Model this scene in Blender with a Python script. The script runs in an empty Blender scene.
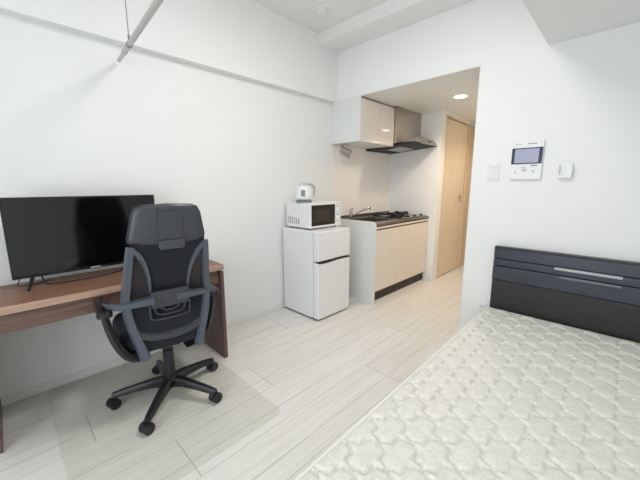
import bpy, bmesh, math, random
from mathutils import Vector, Matrix
random.seed(3)
S = bpy.context.scene
COL = S.collection
PI = math.pi

# ------------------------------------------------------------------ materials
def lin(c):
    return tuple((x/12.92 if x <= .04045 else ((x+.055)/1.055)**2.4) for x in c)
def rgb(r, g, b):
    return lin((r/255., g/255., b/255.)) + (1.,)
def new_mat(name):
    m = bpy.data.materials.new(name); m.use_nodes = True
    nt = m.node_tree
    return m, nt, nt.nodes['Principled BSDF']
def mat(name, col, rough=.5, metal=0., var=.03, scale=30., bump=0., spec=.5, coat=0., stretch=(1, 1, 1)):
    m, nt, p = new_mat(name)
    N, K = nt.nodes, nt.links
    tc = N.new('ShaderNodeTexCoord'); mp = N.new('ShaderNodeMapping'); mp.inputs['Scale'].default_value = stretch
    K.new(tc.outputs['Object'], mp.inputs['Vector'])
    no = N.new('ShaderNodeTexNoise'); no.inputs['Scale'].default_value = scale; no.inputs['Detail'].default_value = 4
    K.new(mp.outputs[0], no.inputs['Vector'])
    mx = N.new('ShaderNodeMix'); mx.data_type = 'RGBA'
    a = tuple(min(1, c*(1-var)) for c in col[:3]) + (1,); b = tuple(min(1, c*(1+var)) for c in col[:3]) + (1,)
    mx.inputs['A'].default_value = a; mx.inputs['B'].default_value = b
    K.new(no.outputs['Fac'], mx.inputs['Factor']); K.new(mx.outputs['Result'], p.inputs['Base Color'])
    p.inputs['Roughness'].default_value = rough; p.inputs['Metallic'].default_value = metal
    p.inputs['Specular IOR Level'].default_value = spec; p.inputs['Coat Weight'].default_value = coat
    p.inputs['Coat Roughness'].default_value = .05
    if bump:
        bp = N.new('ShaderNodeBump'); bp.inputs['Strength'].default_value = bump; bp.inputs['Distance'].default_value = .002
        K.new(no.outputs['Fac'], bp.inputs['Height']); K.new(bp.outputs[0], p.inputs['Normal'])
    return m
def wood(name, dark, light, rough, stretch, scale=6., coat=0., contrast=(.3, .7)):
    m, nt, p = new_mat(name)
    N, K = nt.nodes, nt.links
    tc = N.new('ShaderNodeTexCoord'); mp = N.new('ShaderNodeMapping'); mp.inputs['Scale'].default_value = stretch
    K.new(tc.outputs['Object'], mp.inputs['Vector'])
    no = N.new('ShaderNodeTexNoise'); no.inputs['Scale'].default_value = scale; no.inputs['Detail'].default_value = 6
    no.inputs['Distortion'].default_value = .4
    K.new(mp.outputs[0], no.inputs['Vector'])
    cr = N.new('ShaderNodeValToRGB'); cr.color_ramp.elements[0].position = contrast[0]; cr.color_ramp.elements[1].position = contrast[1]
    cr.color_ramp.elements[0].color = dark; cr.color_ramp.elements[1].color = light
    K.new(no.outputs['Fac'], cr.inputs[0]); K.new(cr.outputs[0], p.inputs['Base Color'])
    p.inputs['Roughness'].default_value = rough; p.inputs['Coat Weight'].default_value = coat
    return m
def emit(name, col, strength):
    m, nt, p = new_mat(name)
    p.inputs['Base Color'].default_value = (.8, .8, .8, 1)
    p.inputs['Emission Color'].default_value = col; p.inputs['Emission Strength'].default_value = strength
    return m
def see_through(name, col, alpha, rough=.5):
    m, nt, p = new_mat(name)
    N, K = nt.nodes, nt.links
    p.inputs['Base Color'].default_value = col; p.inputs['Roughness'].default_value = rough
    tc = N.new('ShaderNodeTexCoord'); no = N.new('ShaderNodeTexNoise'); no.inputs['Scale'].default_value = 90
    K.new(tc.outputs['Object'], no.inputs['Vector'])
    mr = N.new('ShaderNodeMapRange'); mr.inputs['To Min'].default_value = alpha-.05; mr.inputs['To Max'].default_value = alpha+.05
    K.new(no.outputs['Fac'], mr.inputs['Value']); K.new(mr.outputs[0], p.inputs['Alpha'])
    return m

M = {}
M['wall'] = mat('wallpaper white', rgb(241, 242, 241), .9, var=.012, scale=160, bump=.15, spec=.2)
M['ceil'] = mat('ceiling white', rgb(240, 241, 239), .9, var=.01, scale=160, bump=.1, spec=.2)
M['trimw'] = mat('trim white', rgb(236, 236, 232), .45, var=.01)
M['white_plastic'] = mat('white plastic', rgb(238, 239, 239), .38, var=.01)
M['fridge'] = mat('appliance white enamel', rgb(239, 240, 243), .32, var=.008)
M['fridge_door'] = mat('appliance door white', rgb(236, 236, 237), .28, var=.008)
M['dark_gap'] = mat('dark seal', rgb(42, 42, 44), .6)
M['black_plastic'] = mat('black plastic', rgb(25, 26, 29), .42, var=.08)
M['chair_black'] = mat('chair black nylon', rgb(27, 28, 32), .4, var=.08)
M['chair_grey'] = mat('chair grey plastic', rgb(82, 88, 98), .38, var=.04)
M['chair_grey_dark'] = mat('chair charcoal plastic', rgb(62, 64, 69), .36, var=.04)
M['chair_fabric'] = mat('chair navy black fabric', rgb(26, 29, 37), .85, var=.2, scale=400, bump=.4)
M['chair_mesh'] = see_through('chair open mesh', rgb(42, 42, 46), .74, .8)
M['tv_screen'] = mat('television glass', rgb(6, 6, 8), .10, var=.02, spec=.6)
M['tv_body'] = mat('television casing', rgb(14, 14, 16), .35)
M['desk'] = wood('walnut desk', rgb(98, 66, 52), rgb(160, 118, 94), .4, (26, 1.0, 26), 3.4, contrast=(.3, .70))
M['desk_edge'] = wood('walnut edge lit tone', rgb(166, 134, 114), rgb(190, 158, 136), .4, (22, 1.1, 22), 3.2)  # paler than the desktop: light catching the front edge is painted in
M['desk_dark'] = wood('walnut desk panel', rgb(88, 66, 60), rgb(114, 88, 78), .42, (6, 6, 1.0), 5)
M['desk_apron'] = wood('walnut apron', rgb(92, 70, 62), rgb(122, 96, 84), .42, (6, 1.0, 16), 4)
M['steel'] = mat('brushed steel', rgb(176, 172, 168), .28, 1.0, var=.06, scale=60, stretch=(1, 14, 14))
M['steel_dark'] = mat('dark brushed steel', rgb(186, 178, 170), .24, 1.0, var=.06, scale=60, stretch=(1, 1, 14))
M['worktop'] = mat('stainless worktop', rgb(150, 146, 142), .3, 1.0, var=.05, scale=60, stretch=(14, 1, 1))
M['chrome'] = mat('chrome', rgb(185, 184, 184), .14, 1.0)
M['cab_gloss'] = mat('glossy cream laminate', rgb(233, 227, 220), .08, var=.01, coat=.6)
M['cab_base'] = wood('pale ash laminate', rgb(229, 218, 206), rgb(237, 228, 217), .4, (30, 30, 1.2), 2)
M['cab_white'] = mat('white laminate', rgb(229, 231, 230), .4, var=.01)
M['panel'] = mat('kitchen splash panel', rgb(243, 240, 237), .3, var=.01)
M['toe'] = mat('dark plinth', rgb(52, 42, 38), .5)
M['door'] = wood('pale maple door', rgb(231, 212, 186), rgb(241, 226, 203), .4, (9, 9, .8), 3)
M['door_frame'] = wood('maple frame', rgb(222, 200, 170), rgb(234, 214, 186), .42, (9, 9, .8), 3)
M['headboard'] = wood('espresso board bluish sheen', rgb(36, 37, 46), rgb(64, 67, 82), .3, (1.2, 8, 60), 5)  # bluish reflection on the upper boards is painted into the grain colours
M['headboard_low'] = wood('dark espresso base board', rgb(34, 32, 34), rgb(44, 42, 44), .45, (1.0, 8, 30), 5)
M['slot'] = mat('frosted strip', rgb(176, 180, 182), .3)
M['slot_dim'] = mat('smoked strip', rgb(108, 112, 118), .3)
M['stove_glass'] = mat('stove glass', rgb(26, 24, 25), .12)
M['iron'] = mat('cast iron', rgb(24, 23, 23), .6)
M['screen_lav'] = mat('intercom screen', rgb(172, 174, 198), .25, var=.03)
M['navy_frame'] = mat('intercom frame', rgb(46, 50, 80), .3)
M['pale_grey'] = mat('pale grey plastic', rgb(196, 200, 201), .4)
M['mid_grey'] = mat('mid grey plastic', rgb(128, 130, 132), .4)
M['pole'] = mat('pole grey enamel', rgb(186, 184, 180), .35, var=.02)
M['oven_glass'] = mat('oven window', rgb(26, 21, 20), .14)
M['oven_inner'] = mat('oven window mesh', rgb(52, 43, 39), .24)
M['downlight'] = emit('downlight glow', (1., .86, .68, 1), 14.)
M['lamp'] = emit('lamp diffuser', (1., .98, .95, 1), 2.)

# chair mat: clear vinyl
def vinyl():
    m, nt, p = new_mat('clear vinyl')
    N, K = nt.nodes, nt.links
    tr = N.new('ShaderNodeBsdfTransparent'); tr.inputs[0].default_value = (.985, .985, .975, 1)
    p.inputs['Base Color'].default_value = rgb(214, 212, 204); p.inputs['Roughness'].default_value = .22
    mx = N.new('ShaderNodeMixShader'); mx.inputs[0].default_value = .16
    tc = N.new('ShaderNodeTexCoord'); no = N.new('ShaderNodeTexNoise'); no.inputs['Scale'].default_value = 9
    mr = N.new('ShaderNodeMapRange'); mr.inputs['To Min'].default_value = .03; mr.inputs['To Max'].default_value = .06
    K.new(tc.outputs['Object'], no.inputs[0]); K.new(no.outputs['Fac'], mr.inputs['Value']); K.new(mr.outputs[0], mx.inputs[0])
    K.new(tr.outputs[0], mx.inputs[1]); K.new(p.outputs[0], mx.inputs[2])
    K.new(mx.outputs[0], N['Material Output'].inputs['Surface'])
    return m
M['vinyl'] = vinyl()
def pane():
    m, nt, p = new_mat('window glass')
    N, K = nt.nodes, nt.links
    tr = N.new('ShaderNodeBsdfTransparent'); gl = N.new('ShaderNodeBsdfGlossy'); gl.inputs['Roughness'].default_value = .02
    mx = N.new('ShaderNodeMixShader'); mx.inputs[0].default_value = .06
    K.new(tr.outputs[0], mx.inputs[1]); K.new(gl.outputs[0], mx.inputs[2])
    K.new(mx.outputs[0], N['Material Output'].inputs['Surface'])
    return m
M['pane'] = pane()

# floor: pale wood-look planks running away from the window
PW, PL = .29, 1.90
def floor_mat():
    m, nt, p = new_mat('pale plank floor')
    N, K = nt.nodes, nt.links
    def math_(op, a, b=None, c=None):
        n = N.new('ShaderNodeMath'); n.operation = op
        for i, v in enumerate((a, b, c)):
            if v is None: continue
            if isinstance(v, (int, float)): n.inputs[i].default_value = v
            else: K.new(v, n.inputs[i])
        return n.outputs[0]
    tc = N.new('ShaderNodeTexCoord'); sx = N.new('ShaderNodeSeparateXYZ'); K.new(tc.outputs['Object'], sx.inputs[0])
    X, Y = sx.outputs[0], sx.outputs[1]
    u = math_('DIVIDE', math_('ADD', X, 2.39), PW)          # row boundaries at -2.39 + k*PW
    row = math_('FLOOR', u)
    fu = math_('FRACT', u)
    r4 = math_('FRACT', math_('ADD', math_('DIVIDE', row, 4.), 8.125))
    cr = N.new('ShaderNodeValToRGB'); cr.color_ramp.interpolation = 'CONSTANT'
    e = cr.color_ramp.elements
    offs = [.910, .105, .587, .258]                            # rows 0..3 (row 4 repeats the cycle)
    e[0].position = 0; e[0].color = (offs[0],)*3 + (1,); e[1].position = .25; e[1].color = (offs[1],)*3 + (1,)
    for i in (2, 3):
        q = e.new(.25*i); q.color = (offs[i],)*3 + (1,)
    K.new(r4, cr.inputs[0])
    v = math_('SUBTRACT', math_('DIVIDE', math_('ADD', Y, PL*4), PL), cr.outputs[0])
    fv = math_('FRACT', v); seg = math_('FLOOR', v)
    # grooves
    du = math_('MULTIPLY', math_('MINIMUM', fu, math_('SUBTRACT', 1., fu)), PW)
    dv = math_('MULTIPLY', math_('MINIMUM', fv, math_('SUBTRACT', 1., fv)), PL)
    d = math_('MINIMUM', math_('ADD', du, .0008), dv)
    d = math_('MINIMUM', d, math_('ADD', math_('MULTIPLY', math_('ABSOLUTE', math_('SUBTRACT', fu, .62)), PW), .0004))
    mr = N.new('ShaderNodeMapRange'); mr.inputs['From Min'].default_value = .0008; mr.inputs['From Max'].default_value = .0035
    mr.interpolation_type = 'SMOOTHSTEP'; K.new(d, mr.inputs['Value'])
    # per plank tone
    cx = N.new('ShaderNodeCombineXYZ'); K.new(row, cx.inputs[0]); K.new(seg, cx.inputs[1])
    wn = N.new('ShaderNodeTexWhiteNoise'); wn.noise_dimensions = '2D'; K.new(cx.outputs[0], wn.inputs['Vector'])
    # grain
    cg = N.new('ShaderNodeCombineXYZ')
    K.new(math_('MULTIPLY', X, 34.), cg.inputs[0]); K.new(math_('MULTIPLY', Y, 1.3), cg.inputs[1]); K.new(math_('MULTIPLY', wn.outputs['Value'], 20.), cg.inputs[2])
    no = N.new('ShaderNodeTexNoise'); no.inputs['Scale'].default_value = 1.6; no.inputs['Detail'].default_value = 6
    K.new(cg.outputs[0], no.inputs['Vector'])
    t = math_('ADD', math_('MULTIPLY', no.outputs['Fac'], .85), math_('MULTIPLY', wn.outputs['Value'], .15))
    c2 = N.new('ShaderNodeValToRGB'); c2.color_ramp.elements[0].position = .25; c2.color_ramp.elements[1].position = .75
    c2.color_ramp.elements[0].color = rgb(214, 211, 204); c2.color_ramp.elements[1].color = rgb(237, 235, 230)
    K.new(t, c2.inputs[0])
    mx = N.new('ShaderNodeMix'); mx.data_type = 'RGBA'; mx.inputs['A'].default_value = rgb(180, 176, 168)
    K.new(c2.outputs[0], mx.inputs['B']); K.new(mr.outputs[0], mx.inputs['Factor'])
    K.new(mx.outputs['Result'], p.inputs['Base Color'])
    p.inputs['Roughness'].default_value = .36
    p.inputs['Specular IOR Level'].default_value = .4
    bp = N.new('ShaderNodeBump'); bp.inputs['Strength'].default_value = .35; bp.inputs['Distance'].default_value = .002
    K.new(mr.outputs[0], bp.inputs['Height']); K.new(bp.outputs[0], p.inputs['Normal'])
    return m
M['floor'] = floor_mat()

# mattress ticking: cream satin with a faint damask
def ticking():
    m, nt, p = new_mat('cream damask ticking')
    N, K = nt.nodes, nt.links
    tc = N.new('ShaderNodeTexCoord')
    mp = N.new('ShaderNodeMapping'); mp.inputs['Scale'].default_value = (1, 1, .2); K.new(tc.outputs['Object'], mp.inputs[0])
    no = N.new('ShaderNodeTexNoise'); no.inputs['Scale'].default_value = 34; no.inputs['Detail'].default_value = 5; no.inputs['Distortion'].default_value = 1.6
    K.new(mp.outputs[0], no.inputs['Vector'])
    cr = N.new('ShaderNodeValToRGB'); cr.color_ramp.elements[0].position = .42; cr.color_ramp.elements[1].position = .58
    cr.color_ramp.elements[0].color = rgb(219, 217, 208); cr.color_ramp.elements[1].color = rgb(230, 228, 221)
    K.new(no.outputs['Fac'], cr.inputs[0]); K.new(cr.outputs[0], p.inputs['Base Color'])
    rr = N.new('ShaderNodeMapRange'); rr.inputs['To Min'].default_value = .36; rr.inputs['To Max'].default_value = .62
    K.new(no.outputs['Fac'], rr.inputs['Value']); K.new(rr.outputs[0], p.inputs['Roughness'])
    p.inputs['Sheen Weight'].default_value = .15
    return m
M['ticking'] = ticking()
M['piping'] = mat('white piping', rgb(240, 240, 236), .6, var=.01)

# ------------------------------------------------------------------ geometry helpers
class G:
    def __init__(s): s.bm = bmesh.new()
    def box(s, x0, x1, y0, y1, z0, z1, bev=0., seg=2):
        r = bmesh.ops.create_cube(s.bm, size=1)
        vs = r['verts']
        for v in vs:
            v.co = Vector(((x0+x1)/2+v.co.x*(x1-x0), (y0+y1)/2+v.co.y*(y1-y0), (z0+z1)/2+v.co.z*(z1-z0)))
        if bev:
            es = list({e for v in vs for e in v.link_edges})
            bmesh.ops.bevel(s.bm, geom=es, offset=bev, segments=seg, profile=.5, affect='EDGES')
        return s
    def cyl(s, a, b, r0, r1=None, n=20, bev=0.):
        a, b = Vector(a), Vector(b); r1 = r0 if r1 is None else r1
        d = b-a
        r = bmesh.ops.create_cone(s.bm, cap_ends=True, segments=n, radius1=r0, radius2=r1, depth=d.length)
        q = d.to_track_quat('Z', 'Y').to_matrix().to_4x4()
        bmesh.ops.transform(s.bm, matrix=Matrix.Translation((a+b)/2) @ q, verts=r['verts'])
        if bev:
            vs = set(r['verts'])
            es = [e for e in {e for v in vs for e in v.link_edges} if any(len(f.verts) > 4 for f in e.link_faces)]
            bmesh.ops.bevel(s.bm, geom=es, offset=bev, segments=2, profile=.5, affect='EDGES')
        return s
    def tube(s, pts, r, n=10):
        pts = [Vector(p) for p in pts]; rings = []
        for i, p in enumerate(pts):
            t = (pts[min(i+1, len(pts)-1)]-pts[max(i-1, 0)]).normalized()
            q = t.to_track_quat('Z', 'Y')
            ri = r[i] if isinstance(r, (list, tuple)) else r
            rings.append([s.bm.verts.new(p + q @ Vector((ri*math.cos(2*PI*k/n), ri*math.sin(2*PI*k/n), 0))) for k in range(n)])
        for A, B in zip(rings, rings[1:]):
            for k in range(n): s.bm.faces.new((A[k], A[(k+1) % n], B[(k+1) % n], B[k]))
        s.bm.faces.new(rings[0][::-1]); s.bm.faces.new(rings[-1])
        return s
    def lathe(s, prof, c=(0, 0, 0), n=32, sx=1., sy=1.):
        c = Vector(c); rings = []
        for r, z in prof:
            rings.append([s.bm.verts.new(c+Vector((sx*r*math.cos(2*PI*k/n), sy*r*math.sin(2*PI*k/n), z))) for k in range(n)])
        for A, B in zip(rings, rings[1:]):
            for k in range(n): s.bm.faces.new((A[k], A[(k+1) % n], B[(k+1) % n], B[k]))
        s.bm.faces.new(rings[0][::-1]); s.bm.faces.new(rings[-1])
        return s
    def prism(s, pts, vec):
        """closed polygon of 3-D points swept along vec"""
        v = Vector(vec)
        A = [s.bm.verts.new(Vector(p)) for p in pts]; B = [s.bm.verts.new(Vector(p)+v) for p in pts]
        n = len(pts)
        for k in range(n): s.bm.faces.new((A[k], A[(k+1) % n], B[(k+1) % n], B[k]))
        s.bm.faces.new(A[::-1]); s.bm.faces.new(B)
        return s
    def loft(s, sections):
        """list of equal-length 3-D rings"""
        R = [[s.bm.verts.new(Vector(p)) for p in sec] for sec in sections]
        n = len(R[0])
        for A, B in zip(R, R[1:]):
            for k in range(n): s.bm.faces.new((A[k], A[(k+1) % n], B[(k+1) % n], B[k]))
        s.bm.faces.new(R[0][::-1]); s.bm.faces.new(R[-1])
        return s
    def slab(s, fn, nu, nv, thick):
        """fn(u,v)->(point, normal) sheet with thickness"""
        F, Bk = {}, {}
        for i in range(nu+1):
            for j in range(nv+1):
                p, nrm = fn(i/nu, j/nv); p = Vector(p); nrm = Vector(nrm)
                F[i, j] = s.bm.verts.new(p+nrm*thick/2); Bk[i, j] = s.bm.verts.new(p-nrm*thick/2)
        for i in range(nu):
            for j in range(nv):
                s.bm.faces.new((F[i, j], F[i+1, j], F[i+1, j+1], F[i, j+1]))
                s.bm.faces.new((Bk[i, j], Bk[i, j+1], Bk[i+1, j+1], Bk[i+1, j]))
        for i in range(nu):
            s.bm.faces.new((F[i, 0], Bk[i, 0], Bk[i+1, 0], F[i+1, 0])); s.bm.faces.new((F[i, nv], F[i+1, nv], Bk[i+1, nv], Bk[i, nv]))
        for j in range(nv):
            s.bm.faces.new((F[0, j], F[0, j+1], Bk[0, j+1], Bk[0, j])); s.bm.faces.new((F[nu, j], Bk[nu, j], Bk[nu, j+1], F[nu, j+1]))
        return s

def wloc(o):
    v = Vector((0, 0, 0))
    while o is not None: v = v+o.location; o = o.parent
    return v
def obj(name, g, m, parent=None, smooth=True, local=False):
    me = bpy.data.meshes.new(name)
    bm = g.bm
    bmesh.ops.recalc_face_normals(bm, faces=bm.faces)
    off = Vector((0, 0, 0))
    if parent is not None and not local: off = wloc(parent)
    lo = Vector((0, 0, 0))
    if parent is None:                                     # a lone mesh gets its origin at its own base
        c = [v.co for v in bm.verts]
        lo = Vector(((min(v.x for v in c)+max(v.x for v in c))/2, (min(v.y for v in c)+max(v.y for v in c))/2, min(v.z for v in c)))
        off = lo
    for v in bm.verts: v.co -= off
    if smooth:
        for f in bm.faces: f.smooth = True
        for e in bm.edges:
            if len(e.link_faces) == 2 and e.calc_face_angle(0) > math.radians(38): e.smooth = False
    bm.to_mesh(me); bm.free()
    me.materials.append(m)
    o = bpy.data.objects.new(name, me); COL.objects.link(o)
    o.location = lo
    if parent is not None: o.parent = parent
    if smooth:
        wn = o.modifiers.new('weighted_normal', 'WEIGHTED_NORMAL'); wn.keep_sharp = True; wn.weight = 80
    return o
def thing(name, label, cat, loc=(0, 0, 0), rz=0., group=None):
    o = bpy.data.objects.new(name, None); COL.objects.link(o)
    o.empty_display_size = .1; o.location = loc; o.rotation_euler = (0, 0, rz)
    o['label'] = label; o['category'] = cat
    if group: o['group'] = group
    return o
def tag(o, label, cat, group=None):
    o['label'] = label; o['category'] = cat
    if group: o['group'] = group
    return o
def struct(name, g, m, label=None, parent=None):
    o = obj(name, g, m, parent)
    if parent is None:
        o['kind'] = 'structure'
        if label: o['label'] = label; o['category'] = name.split('_')[0]
    return o

# ------------------------------------------------------------------ room shell
L, B, R, W, H = -2.53, 2.768, .75, -1.6, 2.82        # left wall, back wall, right wall, window wall, ceiling
KE, CE, KH, PX = 4.04, 6.3, 2.22, -.95                # kitchen end wall, corridor end, kitchen ceiling, partition edge
fl = G().box(-2.8, .95, -.95, 6.5, -.12, 0.)
o = struct('floor', fl, M['floor'], 'pale greyish wood-look plank floor')
for v in o.data.vertices: v.co += o.location           # keep the plank grid in world coordinates
o.location = (0, 0, 0)
struct('wall_left', G().box(L-.12, L, W-.12, KE+.1, 0, H), M['wall'], 'long white wall behind the desk and the refrigerator')
UZ = 2.212
struct('trim_1', G().box(L, -2.462, W, B, UZ, H), M['wall'], 'protruding white upper band along the left wall')
struct('wall_back', G().box(PX, R+.12, B, B+.12, 0, H), M['wall'], 'white wall behind the bed headboard')
struct('trim_2', G().box(L, PX, B, B+.12, KH, H), M['wall'], 'white header above the kitchen opening')
struct('wall_right', G().box(R, R+.12, W-.12, B, 0, H), M['wall'], 'white wall right of the bed')
struct('ceiling', G().box(L-.12, R+.12, W-.12, B+.12, H, H+.12), M['ceil'], 'white main ceiling')
struct('trim_3', G().box(-2.462, R, 2.49, B, 2.707, H), M['ceil'], 'shallow ceiling beam along the back wall')
struct('trim_4', G().box(-.52, R, W, 2.49, 2.243, H).box(-.52, R, 2.49, B, 2.243, 2.707), M['wall'], 'deep dropped beam above the bed')
# kitchen nook and corridor
struct('ceiling_hall', G().box(L-.12, PX+.12, B+.12, CE, KH, KH+.12), M['ceil'], 'low kitchen and corridor ceiling')
struct('wall_kitchen', G().box(L, -1.80, KE, KE+.12, 0, KH), M['wall'], 'short white wall at the far end of the kitchen')
DX = -1.82
struct('wall_hall', G().box(DX-.10, DX+.02, KE+.12, 4.165, 0, KH).box(DX-.10, DX+.02, 4.165, 5.02, 2.185, KH)
       .box(DX-.10, DX-.02, 5.36, CE, 0, KH).box(DX-.10, DX-.02, 5.02, 5.36, 2.185, KH).box(DX-.9, DX-.6, 4.165, 5.4, 0, KH), M['wall'], 'corridor wall with the closet door')
struct('wall_partition', G().box(PX, PX+.12, B+.12, CE, 0, KH), M['wall'], 'corridor side of the back wall')
struct('wall_end', G().box(DX-.9, PX+.12, CE, CE+.1, 0, KH), M['door_frame'], 'far end of the corridor')
# window wall behind the camera
x0, x1, z0, z1 = -1.35, .65, .04, 2.15
struct('wall_window', G().box(L, x0, W-.12, W, 0, H).box(x1, R, W-.12, W, 0, H).box(x0, x1, W-.12, W, 0, z0).box(x0, x1, W-.12, W, z1, H), M['wall'], 'wall with the balcony window')
wf = G()
for a in (x0, (x0+x1)/2-.03, x1-.06): wf.box(a, a+.06, W-.09, W-.03, z0, z1)
wf.box(x0, x1, W-.09, W-.03, z0, z0+.06).box(x0, x1, W-.09, W-.03, z1-.06, z1)
o = struct('window_1', wf, M['pole'], 'sliding balcony window')
obj('glass_pane', G().box(x0+.02, x1-.02, W-.063, W-.057, z0+.02, z1-.02), M['pane'], o)
# baseboards
struct('baseboard_left', G().box(L, L+.009, W, B, 0, .05, .002), M['trimw'], 'thin white baseboard of the left wall')
struct('baseboard_back', G().box(PX, R, B-.009, B, 0, .05, .002), M['trimw'], 'thin white baseboard behind the bed')
struct('baseboard_right', G().box(R-.009, R, W, B, 0, .05, .002), M['trimw'], 'thin white baseboard of the right wall')
struct('baseboard_kitchen', G().box(-1.90, -1.80, KE-.009, KE, 0, .05, .002), M['trimw'], 'thin white baseboard beside the kitchen')
struct('trim_5', G().box(L, L+.004, B+.02, KE, .9, 1.76), M['panel'], 'glossy cream splash panel behind the worktop')
struct('trim_6', G().box(PX-.006, PX, B-.002, B+.122, 0, KH).box(L, PX, B-.002, B, KH-.006, KH+.008), M['trimw'], 'white edge strip of the kitchen opening')

# closet door with frame
fr = G().box(DX-.06, DX+.025, 4.165, 4.19, 0, 2.185).box(DX-.06, DX+.025, 4.975, 5.02, 0, 2.185).box(DX-.06, DX+.025, 4.165, 5.02, 2.168, 2.187)
o = struct('door_1', fr, M['door_frame'], 'pale wood folding closet door in the corridor')
obj('door_leaf', G().box(DX-.03, DX+.005, 4.196, 4.524, .012, 2.155, .002), M['door'], o)
obj('door_leaf', G().box(DX-.03, DX+.005, 4.527, 4.958, .012, 2.155, .002), M['door'], o)
obj('door_handle', G().box(DX+.005, DX+.02, 4.82, 4.84, 1.05, 1.16, .003).cyl((DX+.03, 4.83, 1.12), (DX+.03, 4.72, 1.12), .008), M['chrome'], o)
o = struct('door_2', G().box(DX-.06, DX, 5.03, 5.30, 0, 2.15), M['door_frame'], 'wood frame and door beyond the closet')
obj('door_leaf', G().box(DX-.058, DX-.02, 5.30, 5.358, 0, 2.15), M['door'], o)

# ------------------------------------------------------------------ ceiling fittings
# downlights in the kitchen ceiling
def downlight(x, y, label, watts=72):
    t = thing('downlight', label, 'downlight', (x, y, KH), group='corridor downlights')
    obj('trim_ring', G().lathe([(.07, -.001), (.07, -.005), (.062, -.006), (.06, -.002)], (x, y, KH)), M['trimw'], t)
    obj('lens', G().lathe([(.062, -.002), (.060, -.008), (.03, -.010)], (x, y, KH)), M['downlight'], t)
    la = bpy.data.lights.new('downlight_lamp', 'SPOT'); la.energy = watts; la.color = (1., .80, .60)
    la.spot_size = math.radians(150); la.spot_blend = .9; la.shadow_soft_size = .05
    lo = bpy.data.objects.new('downlight_lamp', la); COL.objects.link(lo); lo.location = (x, y, KH-.03)
    return t
downlight(-1.394, 3.534, 'round recessed downlight glowing in the kitchen ceiling')
downlight(-1.145, 4.755, 'round recessed downlight deeper in the corridor near the closet door', 46)

# smoke detector
t = thing('smoke_detector', 'small round white smoke detector on the ceiling', 'smoke detector', (-2.12, 2.19, H))
obj('base_plate', G().lathe([(.05, 0), (.05, -.012), (.046, -.014)], (-2.12, 2.19, H)), M['white_plastic'], t)
obj('sensor_head', G().lathe([(.04, -.014), (.04, -.03), (.03, -.042), (.012, -.045)], (-2.12, 2.19, H)), M['white_plastic'], t)

# ceiling lamp of the room (above the frame)
t = thing('ceiling_light', 'round white flush ceiling light in the middle of the room', 'ceiling light', (-.95, 1.2, H))
obj('lamp_body', G().lathe([(.2, 0), (.2, -.025), (.18, -.03)], (-.95, 1.2, H)), M['white_plastic'], t)
obj('diffuser', G().lathe([(.24, -.025), (.24, -.05), (.2, -.08), (.1, -.09)], (-.95, 1.2, H)), M['lamp'], t)
la = bpy.data.lights.new('room_lamp', 'AREA'); la.shape = 'DISK'; la.size = .48; la.energy = 31; la.color = (1, .985, .96)
lo = bpy.data.objects.new('room_lamp', la); COL.objects.link(lo); lo.location = (-.95, 1.2, H-.1)

# drying pole hung from the ceiling
P0, P1 = Vector((-2.485, .664, 2.1)), Vector((-.75, .545, 2.1))
d = (P1-P0).normalized()
t = thing('drying_pole', 'grey laundry drying pole hung from the ceiling above the desk', 'drying pole', tuple(P0))
obj('pole_tube', G().cyl(P0+d*.17, P1, .015, n=20), M['pole'], t)
obj('end_cap', G().cyl(P0+d*.0, P0+d*.19, .0125, n=20, bev=.003).cyl(P0+d*.165, P0+d*.185, .0165), M['chrome'], t)
for k, q in enumerate((.315, 1.6)):
    c = P0+d*q
    w = obj('hanger_wire', G().cyl(c+Vector((0, 0, .03)), (c.x, c.y, H-.005), .0025, n=8), M['mid_grey'], t)
    obj('wire_hook', G().cyl(c+Vector((0, 0, .02)), c+Vector((0, 0, .05)), .006).cyl(c-d*.008, c+d*.008, .018), M['mid_grey'], w)
    obj('ceiling_anchor', G().cyl((c.x, c.y, H-.012), (c.x, c.y, H-.0), .02), M['white_plastic'], w)

# ------------------------------------------------------------------ back wall fittings
y = B
def plate(name, x0, x1, z0, z1, dep, m, parent, bev=.004): return obj(name, G().box(x0, x1, y-dep, y, z0, z1, bev), m, parent)
t = thing('intercom', 'white wall intercom panel with a lavender screen', 'intercom', (-.57, y, 1.34))
plate('panel_body', -.668, -.472, 1.342, 1.618, .024, M['white_plastic'], t)
s = obj('screen_frame', G().box(-.668, -.475, y-.027, y-.022, 1.452, 1.568, .002), M['navy_frame'], t)
obj('screen', G().box(-.648, -.497, y-.0285, y-.026, 1.46, 1.56, .0005), M['screen_lav'], s)
for a, b, c, dd, mm in ((-.60, -.57, 1.425, 1.432, 'pale_grey'), (-.595, -.565, 1.398, 1.42, 'pale_grey'), (-.64, -.63, 1.385, 1.4, 'pale_grey'), (-.53, -.515, 1.39, 1.405, 'pale_grey'), (-.54, -.50, 1.436, 1.443, 'mid_grey')):
    obj('button', G().box(a, b, y-.0265, y-.023, c, dd, .001), M[mm], t)
for a, b in ((-.65, -.61), (-.57, -.55), (-.545, -.515)):
    obj('indicator', G().box(a, b, y-.0255, y-.023, 1.592, 1.598, .001), M['mid_grey' if a > -.6 else 'pale_grey'], t)
t = thing('light_switch', 'white rocker switch plate left of the intercom', 'light switch', (-.79, y, 1.335))
plate('cover_plate', -.837, -.750, 1.337, 1.475, .010, M['white_plastic'], t)
for k in range(4): obj('rocker', G().box(-.822, -.768, y-.0145, y-.009, 1.352+k*.0285, 1.352+k*.0285+.025, .002), M['white_plastic'], t)
t = thing('remote_holder', 'small white bracket on the wall right of the intercom', 'remote holder', (-.337, y, 1.347))
plate('back_plate', -.372, -.300, 1.365, 1.458, .006, M['white_plastic'], t)
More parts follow.
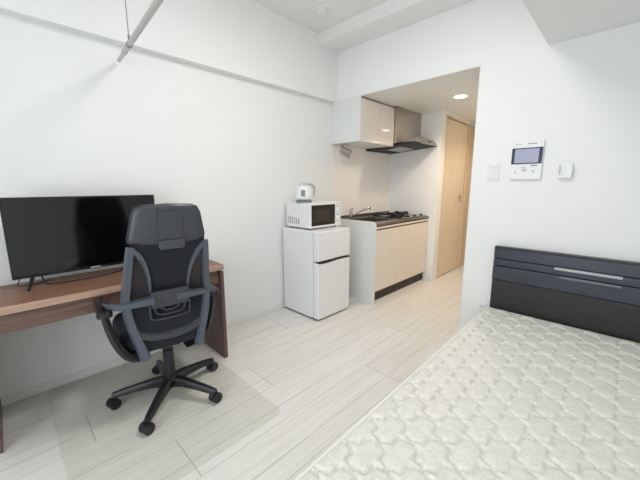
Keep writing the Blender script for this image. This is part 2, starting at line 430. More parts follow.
obj('cradle', G().box(-.376, -.296, y-.034, y+.002, 1.347, 1.372, .005).box(-.376, -.368, y-.034, y-.004, 1.36, 1.435, .003).box(-.304, -.296, y-.034, y-.004, 1.36, 1.435, .003), M['white_plastic'], t)
t = thing('wall_outlet', 'white power outlet low on the wall beside the headboard', 'outlet', (-.78, y, .21))
plate('cover_plate', -.815, -.745, .205, .325, .008, M['white_plastic'], t)
for k in (0, 1):
    obj('socket', G().box(-.797, -.763, y-.0105, y-.007, .222+k*.048, .258+k*.048, .002), M['white_plastic'], t)
    obj('slot', G().box(-.789, -.786, y-.0113, y-.0095, .23+k*.048, .25+k*.048).box(-.774, -.771, y-.0113, y-.0095, .23+k*.048, .25+k*.048), M['mid_grey'], t)

# ------------------------------------------------------------------ bed
BX0, BX1 = -.712, .56
t = thing('bed_frame', 'dark espresso bed frame with a grooved headboard against the back wall', 'bed', (-.08, 1.6, 0))
hb = obj('headboard', G().box(BX0, BX1, 2.715, 2.758, 0, .555, .003), M['headboard_low'], t)
for a, b in ((.56, .669), (.674, .727), (.732, .812)):
    obj('headboard_board', G().box(BX0, BX1, 2.703, 2.758, a, b, .004), M['headboard'], t)
obj('headboard_cap', G().box(BX0, BX1, 2.70, 2.758, .8125, .824, .003), M['headboard_low'], t)
obj('groove_backing', G().box(BX0+.004, BX1-.004, 2.73, 2.756, .55, .82), M['dark_gap'], t)
o = obj('accent_strip', G().box(-.318, .034, 2.699, 2.706, .708, .727, .002), M['slot'], t); o['label'] = 'pale frosted strip'
o = obj('accent_strip', G().box(-.285, .034, 2.699, 2.706, .650, .667, .002), M['slot_dim'], t); o['label'] = 'dim smoked strip'
for a, b in ((-.70, -.67), (.50, .53)):
    obj('side_rail', G().box(a, b, .52, 2.715, .07, .13, .003), M['headboard_low'], t)
obj('slat_base', G().box(-.67, .50, .54, 2.715, .085, .125), M['headboard_low'], t)
for a in (-.69, .49):
    for b in (.55, 1.6, 2.6): obj('leg', G().box(a-.005, a+.03, b, b+.035, 0, .075, .002), M['headboard_low'], t)

# mattress with a quilted top
MX0, MX1, MY0, MY1, MZ = -.70, .53, .50, 2.688, .338
def quilt(x, yv):
    a = (x+.582)/.088; b = (yv-.83)/.0845
    p, q = (a+b)/2, (a-b)/2
    p2 = p+.070*math.sin(2*PI*q)+.045*math.sin(4*PI*q)
    q2 = q+.070*math.sin(2*PI*p)+.045*math.sin(4*PI*p)
    def seam(t):
        f = abs((t+.5) % 1.0 - 0.5)       # distance from the cell middle: seams at .5
        return min(1., (0.5-f)/.5)
    s1 = min(seam(p2), seam(q2)); s2 = s1
    h = .80*(1-(1-min(1., s2/.28))**2.0)+.20*(1-(1-s2)**2)
    return h
g = G(); bm = g.bm
nx, ny = 250, 444
V = {}
for i in range(nx+1):
    for j in range(ny+1):
        x = MX0+(MX1-MX0)*i/nx; yv = MY0+(MY1-MY0)*j/ny
        e = min(x-MX0, MX1-x, yv-MY0, MY1-yv)
        drop = 0.; k = 1.
        if e < .045:
            q = 1-e/.045; drop = .022*(1-math.sqrt(max(0, 1-q*q))); k = min(1., e/.03)
        V[i, j] = bm.verts.new((x, yv, MZ-drop-.0125*k*(1-quilt(x, yv))-.0))
for i in range(nx):
    for j in range(ny): bm.faces.new((V[i, j], V[i+1, j], V[i+1, j+1], V[i, j+1]))
ring = [V[i, 0] for i in range(nx)]+[V[nx, j] for j in range(ny)]+[V[i, ny] for i in range(nx, 0, -1)]+[V[0, j] for j in range(ny, 0, -1)]
low = [bm.verts.new((v.co.x, v.co.y, .13)) for v in ring]
for k in range(len(ring)): bm.faces.new((ring[k], ring[(k+1) % len(ring)], low[(k+1) % len(ring)], low[k]))
bm.faces.new(low)
ma = thing('mattress', 'bare cream quilted mattress with white piping lying on the bed frame', 'mattress', ((MX0+MX1)/2, (MY0+MY1)/2, .13), .016)
obj('quilted_cover', g, M['ticking'], ma)
zc = MZ-.02
cor = []
for cx, cy, a0 in ((MX1-.02, MY1-.02, 0), (MX0+.02, MY1-.02, 90), (MX0+.02, MY0+.02, 180), (MX1-.02, MY0+.02, 270)):
    for k in range(5):
        a = math.radians(a0+k*22.5); cor.append((cx+.022*math.cos(a), cy+.022*math.sin(a), zc))
o = obj('piping', G().tube(cor+cor[:1], .007, 8), M['piping'], ma); o['label'] = 'white piping round the top edge'

# ------------------------------------------------------------------ desk and what stands on it
DXF, DZ = -2.06, .727
t = thing('desk', 'walnut-brown wooden desk along the left wall', 'desk', (-2.28, .48, 0))
DY0, DY1 = -.165, 1.095
obj('desktop', G().box(L+.008, DXF-.003, DY0, DY1-.003, DZ-.038, DZ, .0), M['desk'], t)
o = obj('front_edge', G().box(DXF-.003, DXF, DY0, DY1, DZ-.038, DZ, .0), M['desk_edge'], t); o['label'] = 'front edge with painted-in light'
obj('end_edge', G().box(L+.008, DXF-.003, DY1-.003, DY1, DZ-.038, DZ), M['desk_dark'], t)
obj('apron', G().box(DXF-.04, DXF-.018, DY0+.03, DY1-.035, .59, DZ-.038), M['desk_apron'], t)
obj('side_panel', G().box(L+.02, DXF+.01, DY1-.035, DY1-.008, 0, DZ-.046, .002).box(L+.06, DXF-.04, DY1-.03, DY1-.012, DZ-.05, DZ-.037), M['desk_dark'], t)
obj('side_panel', G().box(L+.02, DXF+.01, DY0+.003, DY0+.03, 0, DZ-.046, .002).box(L+.06, DXF-.04, DY0+.008, DY0+.026, DZ-.05, DZ-.037), M['desk_dark'], t)

TX = -2.36
t = thing('television', 'black flat-screen television standing on the walnut desk', 'television', (TX-.02, .38, DZ))
obj('casing', G().box(TX-.018, TX, -.001, .762, .783, 1.234, .003).box(TX-.055, TX-.015, .12, .64, .84, 1.08, .01), M['tv_body'], t)
obj('screen', G().box(TX-.002, TX+.0012, .007, .754, .800, 1.227), M['tv_screen'], t)
o = obj('badge', G().box(TX, TX+.0018, .355, .405, .788, .794), M['pale_grey'], t)
for yy in (.09, .67):
    obj('foot', G().cyl((TX-.01, yy, .80), (TX+.085, yy-.035, DZ+.007), .010, .007, 10).cyl((TX-.01, yy, .80), (TX-.10, yy-.015, DZ+.006), .0085, .0065, 10), M['tv_body'], t)
pts = [(-2.41, .13, .80), (-2.40, .125, .77), (-2.375, .14, DZ+.006), (-2.35, .18, DZ+.0045), (-2.335, .26, DZ+.0045), (-2.335, .36, DZ+.0045), (-2.36, .46, DZ+.0045), (-2.43, .55, DZ+.0045), (-2.49, .60, DZ+.0045)]
def smooth_path(p, n=6):
    p = [Vector(q) for q in p]; out = []
    for i in range(len(p)-1):
        a, b, c, e = p[max(i-1, 0)], p[i], p[i+1], p[min(i+2, len(p)-1)]
        for k in range(n):
            s = k/n
            out.append(.5*((2*b)+(c-a)*s+(2*a-5*b+4*c-e)*s*s+(3*b-a-3*c+e)*s**3))
    return out+[p[-1]]
tag(obj('power_cable', G().tube(smooth_path(pts), .004, 8), M['black_plastic']), 'black cable curving over the desk beneath the television', 'cable')
pts = [(-2.425, .05, .84), (-2.435, .035, .78), (-2.445, .02, DZ+.0036), (-2.42, .06, DZ+.0036), (-2.43, .12, DZ+.0036), (-2.47, .16, DZ+.0036)]
tag(obj('antenna_cable', G().tube(smooth_path(pts), .003, 8), M['black_plastic']), 'thin cable at the left rear corner of the television', 'cable')

# ------------------------------------------------------------------ clear chair mat
def rrect(x0, x1, y0, y1, r, z, n=6):
    p = []
    for cx, cy, a0 in ((x1-r, y1-r, 0), (x0+r, y1-r, 90), (x0+r, y0+r, 180), (x1-r, y0+r, 270)):
        for k in range(n+1):
            a = math.radians(a0+90*k/n); p.append((cx+r*math.cos(a), cy+r*math.sin(a), z))
    return p
tag(obj('chair_mat', G().prism(rrect(-2.505, -1.285, .062, 1.01, .055, .0005), (0, 0, .0018)), M['vinyl']), 'clear vinyl mat on the floor under the office chair', 'floor mat')

# ------------------------------------------------------------------ office chair (local: faces -x)
CH = thing('office_chair', 'dark grey mesh-back office chair on castors facing the desk', 'office chair', (-1.95, .62, .0023), math.radians(-7))
def part(name, g, m, parent=None):
    return obj(name, g, m, parent or CH, local=True)
def xb(z):                                             # profile of the backrest
    P = [(.36, .215), (.50, .208), (.62, .202), (.72, .212), (.82, .250), (.92, .293), (1.02, .335), (1.1, .352), (1.25, .365)]
    if z <= P[0][0]: return P[0][1]
    for (a, u), (b, v) in zip(P, P[1:]):
        if z <= b: s = (z-a)/(b-a); return u+(v-u)*s
    return P[-1][1]
def spline2(p, n=6):
    return [(v.x, v.y) for v in smooth_path([(a, b, 0) for a, b in p], n)]
def strip(g, p, wid, th, dx=0., n=6):
    """ribbon following (y,z) points on the back profile"""
    p = spline2(p, n); secs = []
    for i, (yy, zz) in enumerate(p):
        a = Vector(p[min(i+1, len(p)-1)])-Vector(p[max(i-1, 0)]); a.normalize()
        nrm = Vector((-a.y, a.x)); w = wid[0]+(wid[1]-wid[0])*i/(len(p)-1) if isinstance(wid, tuple) else wid
        q = [Vector((yy, zz))+nrm*w/2, Vector((yy, zz))-nrm*w/2]
        ch = .3
        ring = []
        for (f, dxx) in ((1, -1), (.6, 1), (-.6, 1), (-1, -1)):
            c = Vector((yy, zz))+nrm*w/2*f
            ring.append((xb(c.y)+dx+dxx*th/2, c.x, c.y))
        secs.append(ring)
    g.loft(secs)
    return g
# star base
BO = .045                                              # the column stands a little behind the seat centre
part('base_hub', G().lathe([(.034, .070), (.048, .075), (.048, .128), (.036, .14)], (BO, 0, 0), 24), M['chair_black'])
for k in range(5):
    a = math.radians(246+7+72*k)
    c, s = math.cos(a), math.sin(a)
    secs = []
    for r, w, zt, zb in ((.03, .028, .134, .078), (.10, .026, .130, .086), (.20, .022, .114, .080), (.275, .020, .100, .070), (.315, .016, .090, .068)):
        ring = []
        for (f, z) in ((-1, zb), (-1, zt-.012), (-.6, zt), (.6, zt), (1, zt-.012), (1, zb)):
            ring.append((BO+c*r-s*w*f, s*r+c*w*f, z))
        secs.append(ring)
    lg = part('base_leg', G().loft(secs), M['chair_black'])
    g = G()
    ca = a+math.radians((40, -30, 75, 10, 50)[k]); tx, ty = -math.sin(ca), math.cos(ca); ox, oy = math.cos(ca)*.012, math.sin(ca)*.012
    cx, cy = BO+c*.30+ox, s*.30+oy
    for f in (-1, 1):
        g.cyl((cx+tx*f*.006, cy+ty*f*.006, .031), (cx+tx*f*.030, cy+ty*f*.030, .031), .031, n=24, bev=.006)
    g.cyl((BO+c*.30, s*.30, .03), (BO+c*.30, s*.30, .078), .012)
    g.cyl((cx-tx*.007, cy-ty*.007, .034), (cx+tx*.007, cy+ty*.007, .034), .028, n=20)
    part('caster', g, M['chair_black'], lg)
part('gas_column', G().cyl((BO, 0, .13), (BO, 0, .31), .032, .030, 24).cyl((BO, 0, .30), (BO, 0, .37), .022, n=20), M['black_plastic'])
part('tilt_mechanism', G().box(-.12, .14, -.06, .06, .362, .40, .012).cyl((.02, .05, .38), (.02, .20, .375), .006), M['black_plastic'])
# seat
secs = []
for z, gx, gy, r in ((.395, .17, .19, .06), (.402, .215, .232, .08), (.43, .232, .248, .09), (.465, .232, .248, .09), (.495, .218, .235, .09), (.502, .18, .2, .08)):
    secs.append(rrect(-gx-.06, gx-.05, -gy, gy, r, z))
part('seat', G().loft(secs), M['chair_fabric'])
# back frame: two side ribbons
left = [(-.172, 1.008), (-.182, .93), (-.193, .82), (-.205, .71), (-.202, .66), (-.192, .58), (-.172, .50), (-.152, .42), (-.144, .368)]
for s in (-1, 1):
    fp_ = [(-a*s, b) for a, b in left] if s > 0 else left
    part('back_frame', strip(G(), fp_, (.040, .058), .032), M['chair_grey'])
# meshes
def ycurve(z):                                          # arched rib: half width of the middle panel
    P = [(.70, .090), (.78, .092), (.84, .099), (.90, .115), (.94, .134), (.965, .152), (.985, .166), (1.03, .17)]
    if z <= P[0][0]: return P[0][1]
    for (a, u), (b, v) in zip(P, P[1:]):
        if z <= b: s = (z-a)/(b-a); return u+(v-u)*s
    return P[-1][1]
def yframe(z):
    P = sorted([(b, -a) for a, b in left])
    if z <= P[0][0]: return P[0][1]
    for (a, u), (b, v) in zip(P, P[1:]):
        if z <= b: s = (z-a)/(b-a); return u+(v-u)*s
    return P[-1][1]
def panel(ya, yb, z0, z1, dx, th, nu=10, nv=14):
    def fn(u, v):
        z = z0+(z1-z0)*v; a, b = ya(z), yb(z)
        return (xb(z)+dx, a+(b-a)*u, z), (1, 0, 0)
    return G().slab(fn, nu, nv, th)
part('back_panel', panel(lambda z: -ycurve(z), ycurve, .70, 1.022, -.004, .008), M['chair_fabric'])
for s in (-1, 1):
    part('mesh_wing', panel(lambda z: s*ycurve(z), lambda z: s*yframe(z), .70, .985, -.006, .003), M['chair_mesh'])
    part('arched_rib', strip(G(), [(s*.176, .992), (s*.150, .972), (s*.126, .930), (s*.107, .872), (s*.097, .81), (s*.092, .73)], (.040, .012), .018, .003), M['chair_grey'])
part('lower_mesh', panel(lambda z: -yframe(z), yframe, .405, .71, -.008, .004), M['chair_fabric'])
part('lower_band', strip(G(), [(-.178, .520), (-.10, .482), (0, .470), (.10, .482), (.178, .520)], .046, .018, .002), M['chair_grey_dark'])
# lumbar support with stepped loops
g = G()
def lum(u, v):
    z = .652+.095*v; yy = -.095+.19*u
    return (xb(z)+.022-.3*yy*yy, yy, z), (1, 0, 0)
g.slab(lum, 10, 4, .026)
for k in range(3): g.box(xb(.7)+.030, xb(.7)+.038, -.075+.018*k, -.069+.018*k, .665, .735, .002)
lm = part('lumbar_support', g, M['chair_grey_dark'])
for k, (w, zb) in enumerate(((.100, .580), (.074, .605), (.048, .628))):
    part('lumbar_loop', strip(G(), [(-w, .665), (-w, zb+.02), (-w+.02, zb), (0, zb-.004), (w-.02, zb), (w, zb+.02), (w, .665)], .013, .02, .006), M['chair_grey_dark'])
# cross arms and armrests
for s in (-1, 1):
    g = G(); secs = []
    yo = 0 if s < 0 else -.05
    for yy, dx, zc_, hh in ((.08, .024, .70, .024), (.16, .024, .698, .019), (.24, .012, .692, .015), (.285, -.06, .682, .013), (.30, -.13, .672, .013)):
        secs.append([(xb(.7)+dx+a, s*(yy+yo), zc_+b) for a, b in ((-.014, -hh), (.012, -hh), (.016, hh*.6), (0, hh), (-.014, hh))])
    g.loft(secs)
    part('cross_arm', g, M['chair_grey'])
    ar = part('armrest', G().loft([[(xx+dxx, s*(yy+yo)+dy, zz+dz*.8) for dxx, dy, dz in ((-.05, -.016, -.012), (.035, -.016, -.012), (.048, 0, 0), (.035, .016, .012), (-.05, .016, .012), (-.062, 0, 0))]
        for xx, yy, zz in ((.155, .300, .650), (.155, .292, .59), (.158, .276, .52), (.162, .252, .455), (.165, .222, .405), (.165, .185, .376), (.16, .14, .366))]), M['chair_black'])
    secs = []
    for z, q in ((.640, -.01), (.646, 0), (.670, 0), (.678, -.008)):
        secs.append(rrect(-.07-q, .215+q, s*(.298+yo)-.034-q*.8, s*(.298+yo)+.034+q*.8, .03, z))
    part('arm_pad', G().loft(secs), M['chair_black'], ar)
# headrest
def hr(sc, dx, th, bulge=.0, z0=1.012, z1=1.205, yo=0.):
    prof = []
    zc_ = (z0+z1)/2
    pts = [(-.185, z0+.004), (-.190, z0+.03), (-.165, z1-.045), (-.148, z1-.012), (-.115, z1), (0, z1+.006), (.115, z1), (.148, z1-.012), (.165, z1-.045), (.190, z0+.03), (.185, z0+.004), (.16, z0-.004), (0, z0-.012), (-.16, z0-.004)]
    return [(a*sc*.97-.004+yo, zc_+(b-zc_)*sc) for a, b in pts]
def hsec(sc, dx): return [(xb(b)+dx-.7*a*a, a, b) for a, b in hr(sc, dx, 0)]
hd = part('headrest', G().loft([hsec(.90, -.028), hsec(.98, -.02), hsec(1., -.005), hsec(.98, .004), hsec(.955, .006)]), M['chair_black'])
part('headrest_shell', G().loft([hsec(.95, .003), hsec(.95, .007), hsec(.90, .013), hsec(.80, .015), hsec(.3, .016)]), M['chair_grey_dark'], hd)
def hpan(u, v):
    z = 1.035+.140*v; yy = -.055+.11*u
    return (xb(z)+.0165-.7*yy*yy, yy, z), (1, 0, 0)
part('headrest_panel', G().slab(hpan, 8, 6, .008), M['chair_grey_dark'], hd)
g = G(); secs = []
for dx, sc in ((.004, 1.), (.022, 1.), (.027, .86)):
    secs.append([(xb(1.01)+dx, a*sc+.005, 1.006+(b-1.006)*sc) for a, b in ((-.060, .992), (-.052, .982), (.052, .982), (.060, .992), (.060, 1.026), (.054, 1.032), (-.054, 1.032), (-.060, 1.026))])
part('headrest_bracket', g.loft(secs), M['chair_grey_dark'], hd)

# ------------------------------------------------------------------ refrigerator
FX0, FX1, FY0, FY1, FZ = -2.505, -1.99, 2.01, 2.475, .872
t = thing('refrigerator', 'small white two-door refrigerator beside the kitchen counter', 'refrigerator', ((FX0+FX1)/2, (FY0+FY1)/2, 0))
obj('cabinet_body', G().box(FX0, -2.068, FY0, FY1, .016, FZ, .008), M['fridge'], t)
obj('door', G().box(-2.06, FX1, FY0-.001, FY1+.001, .016, .572, .012, 3), M['fridge_door'], t)
obj('door', G().box(-2.06, FX1, FY0-.001, FY1+.001, .590, FZ, .012, 3), M['fridge_door'], t)
obj('door_seal', G().box(-2.07, -2.03, FY0+.008, FY1-.008, .05, .86), M['pale_grey'], t)
wav = [(FY0+.01+(FY1-FY0-.02)*k/24) for k in range(25)]
g = G()
secs = []
for k, yy in enumerate(wav):
    zc_ = .581-.008*math.sin(2*PI*(k/24)*1.0+.4); hh = .005+.004*math.sin(PI*k/24)
    secs.append([(-2.04, yy, zc_-hh), (FX1+.0015, yy, zc_-hh), (FX1+.0015, yy, zc_+hh), (-2.04, yy, zc_+hh)])
o = obj('handle_groove', g.loft(secs), M['dark_gap'], t)
obj('kick_plate', G().box(FX0+.02, -2.02, FY0+.012, FY1-.012, .006, .03), M['dark_gap'], t)
for a in (FX0+.04, -2.08):
    for b in (FY0+.04, FY1-.04): obj('foot', G().cyl((a, b, 0), (a, b, .03), .016), M['black_plastic'], t)

# microwave
MX_0, MX_1, MY_0, MY_1, MB, MT = -2.488, -2.14, 2.048, 2.50, .886, 1.13
t = thing('microwave_oven', 'white microwave oven on top of the small refrigerator', 'microwave', (-2.31, 2.27, FZ))
obj('case', G().box(MX_0, MX_1-.02, MY_0, MY_1, MB, MT, .006), M['white_plastic'], t)
dr = obj('door', G().box(MX_1-.022, MX_1, MY_0, 2.408, MB, MT, .004), M['white_plastic'], t)
obj('door_window', G().box(MX_1-.004, MX_1+.002, MY_0+.022, 2.404, MB+.022, MT-.022, .001), M['oven_glass'], dr)
obj('window_mesh', G().box(MX_1-.002, MX_1+.0026, MY_0+.055, 2.33, MB+.06, MT-.065), M['oven_inner'], dr)
obj('control_panel', G().box(MX_1-.022, MX_1, 2.410, MY_1, MB, MT, .004), M['white_plastic'], t)
for z in (1.05, .965):
    kn = obj('knob', G().cyl((MX_1, 2.453, z), (MX_1+.018, 2.453, z), .024, .020, 24, .003), M['white_plastic'], t)
    obj('pointer', G().box(MX_1+.017, MX_1+.0215, 2.449, 2.457, z-.018, z+.018, .001), M['pale_grey'], kn)
    obj('dial_mark', G().box(MX_1-.001, MX_1+.001, 2.425, 2.48, z+.033, z+.039), M['mid_grey'], t)
obj('logo_mark', G().box(MX_1-.001, MX_1+.001, 2.43, 2.475, 1.105, 1.112), M['pale_grey'], t)
for k in range(6):
    obj('vent_slot', G().box(MX_0+.035+.030*k, MX_0+.045+.030*k, MY_0-.0012, MY_0+.002, .918, .995-(.004*k)), M['mid_grey'], t)
for a in (MX_0+.04, MX_1-.05):
    for b in (MY_0+.04, MY_1-.04): obj('foot', G().cyl((a, b, FZ), (a, b, MB+.002), .013), M['black_plastic'], t)

# kettle
kx, ky = -2.29, 2.112
t = thing('electric_kettle', 'small white electric kettle with a grey base on the microwave oven', 'kettle', (kx, ky, MT))
obj('power_base', G().lathe([(.066, 0), (.068, .008), (.066, .016), (.058, .022)], (kx, ky, MT)), M['mid_grey'], t)
body = obj('kettle_body', G().lathe([(.056, .024), (.068, .034), (.072, .055), (.069, .095), (.062, .125), (.052, .142), (.046, .146)], (kx, ky, MT)), M['white_plastic'], t)
obj('lid', G().lathe([(.047, .145), (.046, .152), (.034, .162), (.014, .167), (.012, .174), (.006, .176)], (kx, ky, MT)), M['pale_grey'], t)
obj('handle', G().tube(smooth_path([(kx, ky+.030, MT+.158), (kx+.003, ky+.075, MT+.160), (kx+.004, ky+.112, MT+.140), (kx+.004, ky+.118, MT+.095), (kx+.003, ky+.100, MT+.055), (kx, ky+.064, MT+.045)]), .0115, 12), M['pale_grey'], t)
obj('spout', G().loft([[(kx+.018, ky-.055, MT+.10), (kx, ky-.062, MT+.08), (kx-.018, ky-.055, MT+.10), (kx-.02, ky-.050, MT+.14), (kx+.02, ky-.050, MT+.14)], [(kx+.008, ky-.075, MT+.135), (kx, ky-.080, MT+.128), (kx-.008, ky-.075, MT+.135), (kx-.012, ky-.072, MT+.145), (kx+.012, ky-.072, MT+.145)]]), M['white_plastic'], t)
wa = math.radians(-48); wr = .0715
g = G(); secs = []
for z in (.055, .06, .105, .11):
    w = .012 if z in (.055, .11) else .016
    rr = wr-.0005 if z < .08 else .0675
    ring = [(kx+(rr+dd)*math.cos(wa+f*w/rr), ky+(rr+dd)*math.sin(wa+f*w/rr), MT+z) for f, dd in ((-1, -.003), (-1, .002), (0, .003), (1, .002), (1, -.003))]
    secs.append(ring)
obj('water_gauge', g.loft(secs), M['mid_grey'], t)

for o in [t]+[]: o.scale = (1.18, 1.18, 1.12)

# ------------------------------------------------------------------ kitchen run
KX, KY0, KY1 = -1.90, B+.02, KE-.012
t = thing('kitchen_base_cabinet', 'pale ash kitchen base cabinet with a white end panel and dark plinth', 'kitchen cabinet', (-2.2, 3.4, 0))
rp = [(L+.006, B+.005, 0)]
r = .05
prof = [(L+.006, 0), (-1.888, 0)]+[(-1.888-r+r*math.cos(math.radians(a)), .910-r+r*math.sin(math.radians(a))) for a in range(0, 91, 15)]+[(L+.006, .910)]
o = obj('end_panel', G().prism([(a, B+.004, b) for a, b in prof], (0, .022, 0)), M['cab_white'], t); o['label'] = 'white end panel with a rounded corner'
obj('carcass', G().box(L+.01, KX-.02, KY0+.01, KY1, .11, .70).box(L+.01, KX-.03, KY0+.01, KY1, .70, .845), M['toe'], t)
obj('plinth', G().box(L+.02, KX-.035, KY0+.01, KY1, 0, .11), M['toe'], t)
obj('door', G().box(KX-.018, KX, KY0+.012, 3.383, .122, .812, .0015), M['cab_base'], t)
obj('door', G().box(KX-.018, KX, 3.386, KY1-.002, .122, .812, .0015), M['cab_base'], t)
obj('handle_rail', G().box(KX-.03, KX-.012, KY0+.012, KY1-.002, .805, .864), M['toe'], t)
obj('front_rail', G().box(KX-.02, KX, KY0+.012, KY1-.002, .829, .851, .001), M['cab_base'], t)
# worktop with a sink
SX0, SX1, SY0, SY1 = -2.42, -2.02, 2.90, 3.38
WT, WB = .888, .864
g = G()
g.box(L+.005, SX0, KY0+.008, KY1+.01, WB, WT).box(SX1, KX+.004, KY0+.008, KY1+.01, WB, WT)
g.box(SX0, SX1, KY0+.008, SY0, WB, WT).box(SX0, SX1, SY1, 3.46, WB, WT).box(SX0, SX1, 3.46, KY1+.01, WB, WT-.0)
g.box(L+.005, L+.015, KY0+.008, KY1+.01, WT, WT+.035)
t = thing('worktop', 'stainless steel kitchen worktop with a sunken sink', 'worktop', (-2.2, 3.4, WB))
obj('top_sheet', g, M['worktop'], t)
s = .004
obj('sink_basin', G().box(SX0, SX0+s, SY0, SY1, .72, WT-.001).box(SX1-s, SX1, SY0, SY1, .72, WT-.001).box(SX0, SX1, SY0, SY0+s, .72, WT-.001).box(SX0, SX1, SY1-s, SY1, .72, WT-.001).box(SX0, SX1, SY0, SY1, .715, .72), M['worktop'], t)
# faucet
fx, fy = -2.45, 3.05
t = thing('kitchen_faucet', 'chrome single-lever faucet at the back of the sink', 'faucet', (fx, fy, WT))
obj('faucet_body', G().cyl((fx, fy, WT), (fx, fy, WT+.085), .023, .021, 20, .003), M['chrome'], t)
obj('spout', G().tube(smooth_path([(fx+.01, fy+.005, WT+.03), (fx+.07, fy+.06, WT+.075), (fx+.14, fy+.125, WT+.125), (fx+.175, fy+.155, WT+.135), (fx+.19, fy+.17, WT+.115)]), .011, 12), M['chrome'], t)
obj('lever', G().tube([(fx, fy, WT+.085), (fx, fy, WT+.105), (fx+.015, fy+.02, WT+.13)], [.02, .017, .007], 12), M['chrome'], t)
# stove
t = thing('gas_stove', 'built-in black gas stove with two burners on the worktop', 'stove', (-2.18, 3.73, WT))
obj('stove_top', G().box(-2.43, -1.93, 3.465, 4.015, WT, WT+.012, .003), M['stove_glass'], t)
o = obj('front_strip', G().box(-1.99, -1.925, 3.465, 4.015, WT, WT+.014, .003), M['steel'], t)
for (bx, by) in ((-2.18, 3.61), (-2.22, 3.87)):
    bn = obj('burner', G().lathe([(.05, 0), (.05, .012), (.035, .02), (.02, .022)], (bx, by, WT+.012), 20), M['iron'], t)
    g = G()
    for k in range(6):
        a = PI/3*k; c, s_ = math.cos(a), math.sin(a)
        g.tube([(bx+c*.095, by+s_*.095, WT+.012), (bx+c*.095, by+s_*.095, WT+.048), (bx+c*.035, by+s_*.035, WT+.050)], .006, 8)
    rg = [(bx+.095*math.cos(2*PI*k/24), by+.095*math.sin(2*PI*k/24), WT+.032) for k in range(25)]
    g.tube(rg, .006, 8)
    obj('pan_support', g, M['iron'], bn)
for by in (3.58, 3.74, 3.92):
    obj('knob', G().cyl((-1.955, by, WT+.013), (-1.955, by, WT+.034), .02, .017, 20, .003), M['iron'], t)
obj('exhaust_grille', G().box(-2.425, -2.375, 3.50, 3.98, WT+.012, WT+.022, .002), M['iron'], t)

# wall cabinet
UX, UZ0 = -2.118, 1.762
t = thing('wall_cabinet', 'glossy cream wall cabinet with a white side above the kitchen sink', 'wall cabinet', (-2.3, 3.1, UZ0))
obj('cabinet_box', G().box(L+.004, UX-.02, B+.008, 3.432, UZ0, KH-.012), M['cab_white'], t)
o = obj('side_panel', G().box(L+.002, UX-.0, B-.001, B+.012, UZ0, KH-.001), M['cab_white'], t)
obj('door', G().box(UX-.019, UX, B+.014, 3.125, UZ0, KH-.022, .0015), M['cab_gloss'], t)
obj('door', G().box(UX-.019, UX, 3.128, 3.432, UZ0, KH-.022, .0015), M['cab_gloss'], t)
obj('top_filler', G().box(L+.004, UX-.03, B+.012, 3.432, KH-.022, KH-.001), M['dark_gap'], t)
for yy in (3.09, 3.16): obj('knob', G().cyl((UX, yy, 1.80), (UX+.008, yy, 1.80), .006), M['pale_grey'], t)
# clip-on spotlights under the cabinet
sx, sy, sz = -2.41, 2.86, UZ0
t = thing('under_cabinet_spotlight', 'twin chrome spotlights hanging under the left end of the wall cabinet', 'spotlight', (sx, sy, sz))
obj('mount', G().box(sx-.05, sx+.06, sy-.02, sy+.02, sz-.012, sz-.0005, .003).cyl((sx-.02, sy, sz-.06), (sx-.02, sy, sz-.01), .007), M['chrome'], t)
obj('lamp_head', G().cyl((sx-.04, sy-.005, sz-.035), (sx+.075, sy+.035, sz-.095), .018, .021, 18, .003), M['chrome'], t)
obj('lamp_head', G().cyl((sx-.06, sy+.005, sz-.085), (sx+.05, sy+.035, sz-.145), .018, .021, 18, .003), M['chrome'], t)

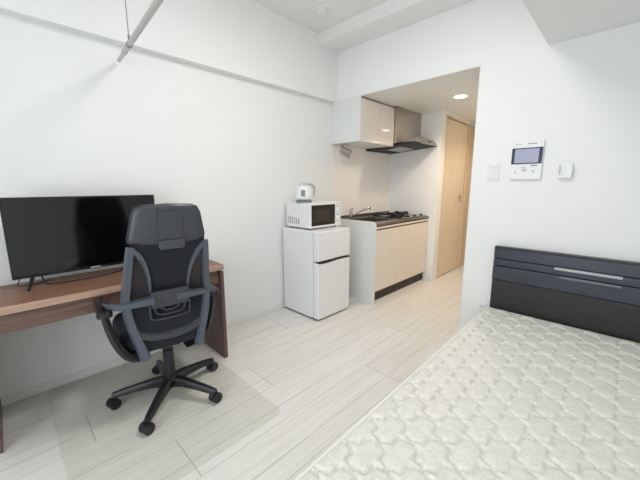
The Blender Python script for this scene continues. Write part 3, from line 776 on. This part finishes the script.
# range hood
HX = -2.08
t = thing('range_hood', 'stainless steel range hood with a thin dark visor over the stove', 'range hood', (-2.25, 3.73, 1.75))
obj('duct_cover', G().box(L+.006, HX, 3.437, KE-.004, 1.78, KH-.001, .002), M['steel_dark'], t)
vis = [(L+.006, 1.765), (-1.875, 1.775), (-1.875, 1.800), (-1.93, 1.868), (-1.98, 1.868), (-2.06, 1.805), (L+.006, 1.805)]
vis = [(L+.006, 1.736), (-1.845, 1.786), (-1.845, 1.797), (-2.05, 1.803), (L+.006, 1.762)]
o = obj('visor', G().prism([(a, 3.437, b) for a, b in vis], (0, KE-.004-3.437, 0)), M['iron'], t); o['label'] = 'dark thin visor'
fp = [(-1.845, 1.788), (-1.838, 1.79), (-1.90, 1.872), (-1.925, 1.872), (-2.04, 1.81), (-1.86, 1.797)]
fr_ = obj('control_front', G().prism([(a, 3.60, b) for a, b in fp], (0, KE-.005-3.60, 0)), M['steel'], t)
obj('control_button', G().box(-1.875, -1.862, 3.83, 3.90, 1.822, 1.838, .002), M['dark_gap'], fr_)
obj('baffle_plate', G().prism([(L+.22, 3.56, 1.741), (-2.09, 3.56, 1.764), (-2.09, 3.56, 1.769), (L+.22, 3.56, 1.746)], (0, .36, 0)), M['steel_dark'], t)
obj('baffle_knob', G().cyl((-2.25, 3.50, 1.758), (-2.25, 3.50, 1.738), .014), M['black_plastic'], t)

# ------------------------------------------------------------------ daylight
w = bpy.data.worlds.new('World'); S.world = w; w.use_nodes = True
bg = w.node_tree.nodes['Background']; bg.inputs[0].default_value = (.80, .90, 1., 1); bg.inputs[1].default_value = 1.2
la = bpy.data.lights.new('window_daylight', 'AREA'); la.shape = 'RECTANGLE'; la.size = 1.9; la.size_y = 2.0
la.energy = 76; la.color = (.92, .96, 1.)
lo = bpy.data.objects.new('window_daylight', la); COL.objects.link(lo)
lo.location = ((x0+x1)/2, W-.2, 1.12); lo.rotation_euler = (math.radians(90), 0, 0)

# ------------------------------------------------------------------ camera
f, horizon, yaw = 313., 185., math.radians(44.4)
cam = bpy.data.cameras.new('camera'); co = bpy.data.objects.new('camera', cam); COL.objects.link(co)
cam.sensor_fit = 'HORIZONTAL'; cam.sensor_width = 36; cam.lens = 36*f/640; cam.clip_start = .02
pitch = math.atan((240-horizon)/f)
co.location = (0, 0, 1.3); co.rotation_euler = (PI/2-pitch, 0, yaw)
S.camera = co
S.view_settings.view_transform = 'Standard'; S.view_settings.look = 'None'
S.view_settings.exposure = -.64; S.view_settings.gamma = 1.; S.view_settings.use_curve_mapping = False
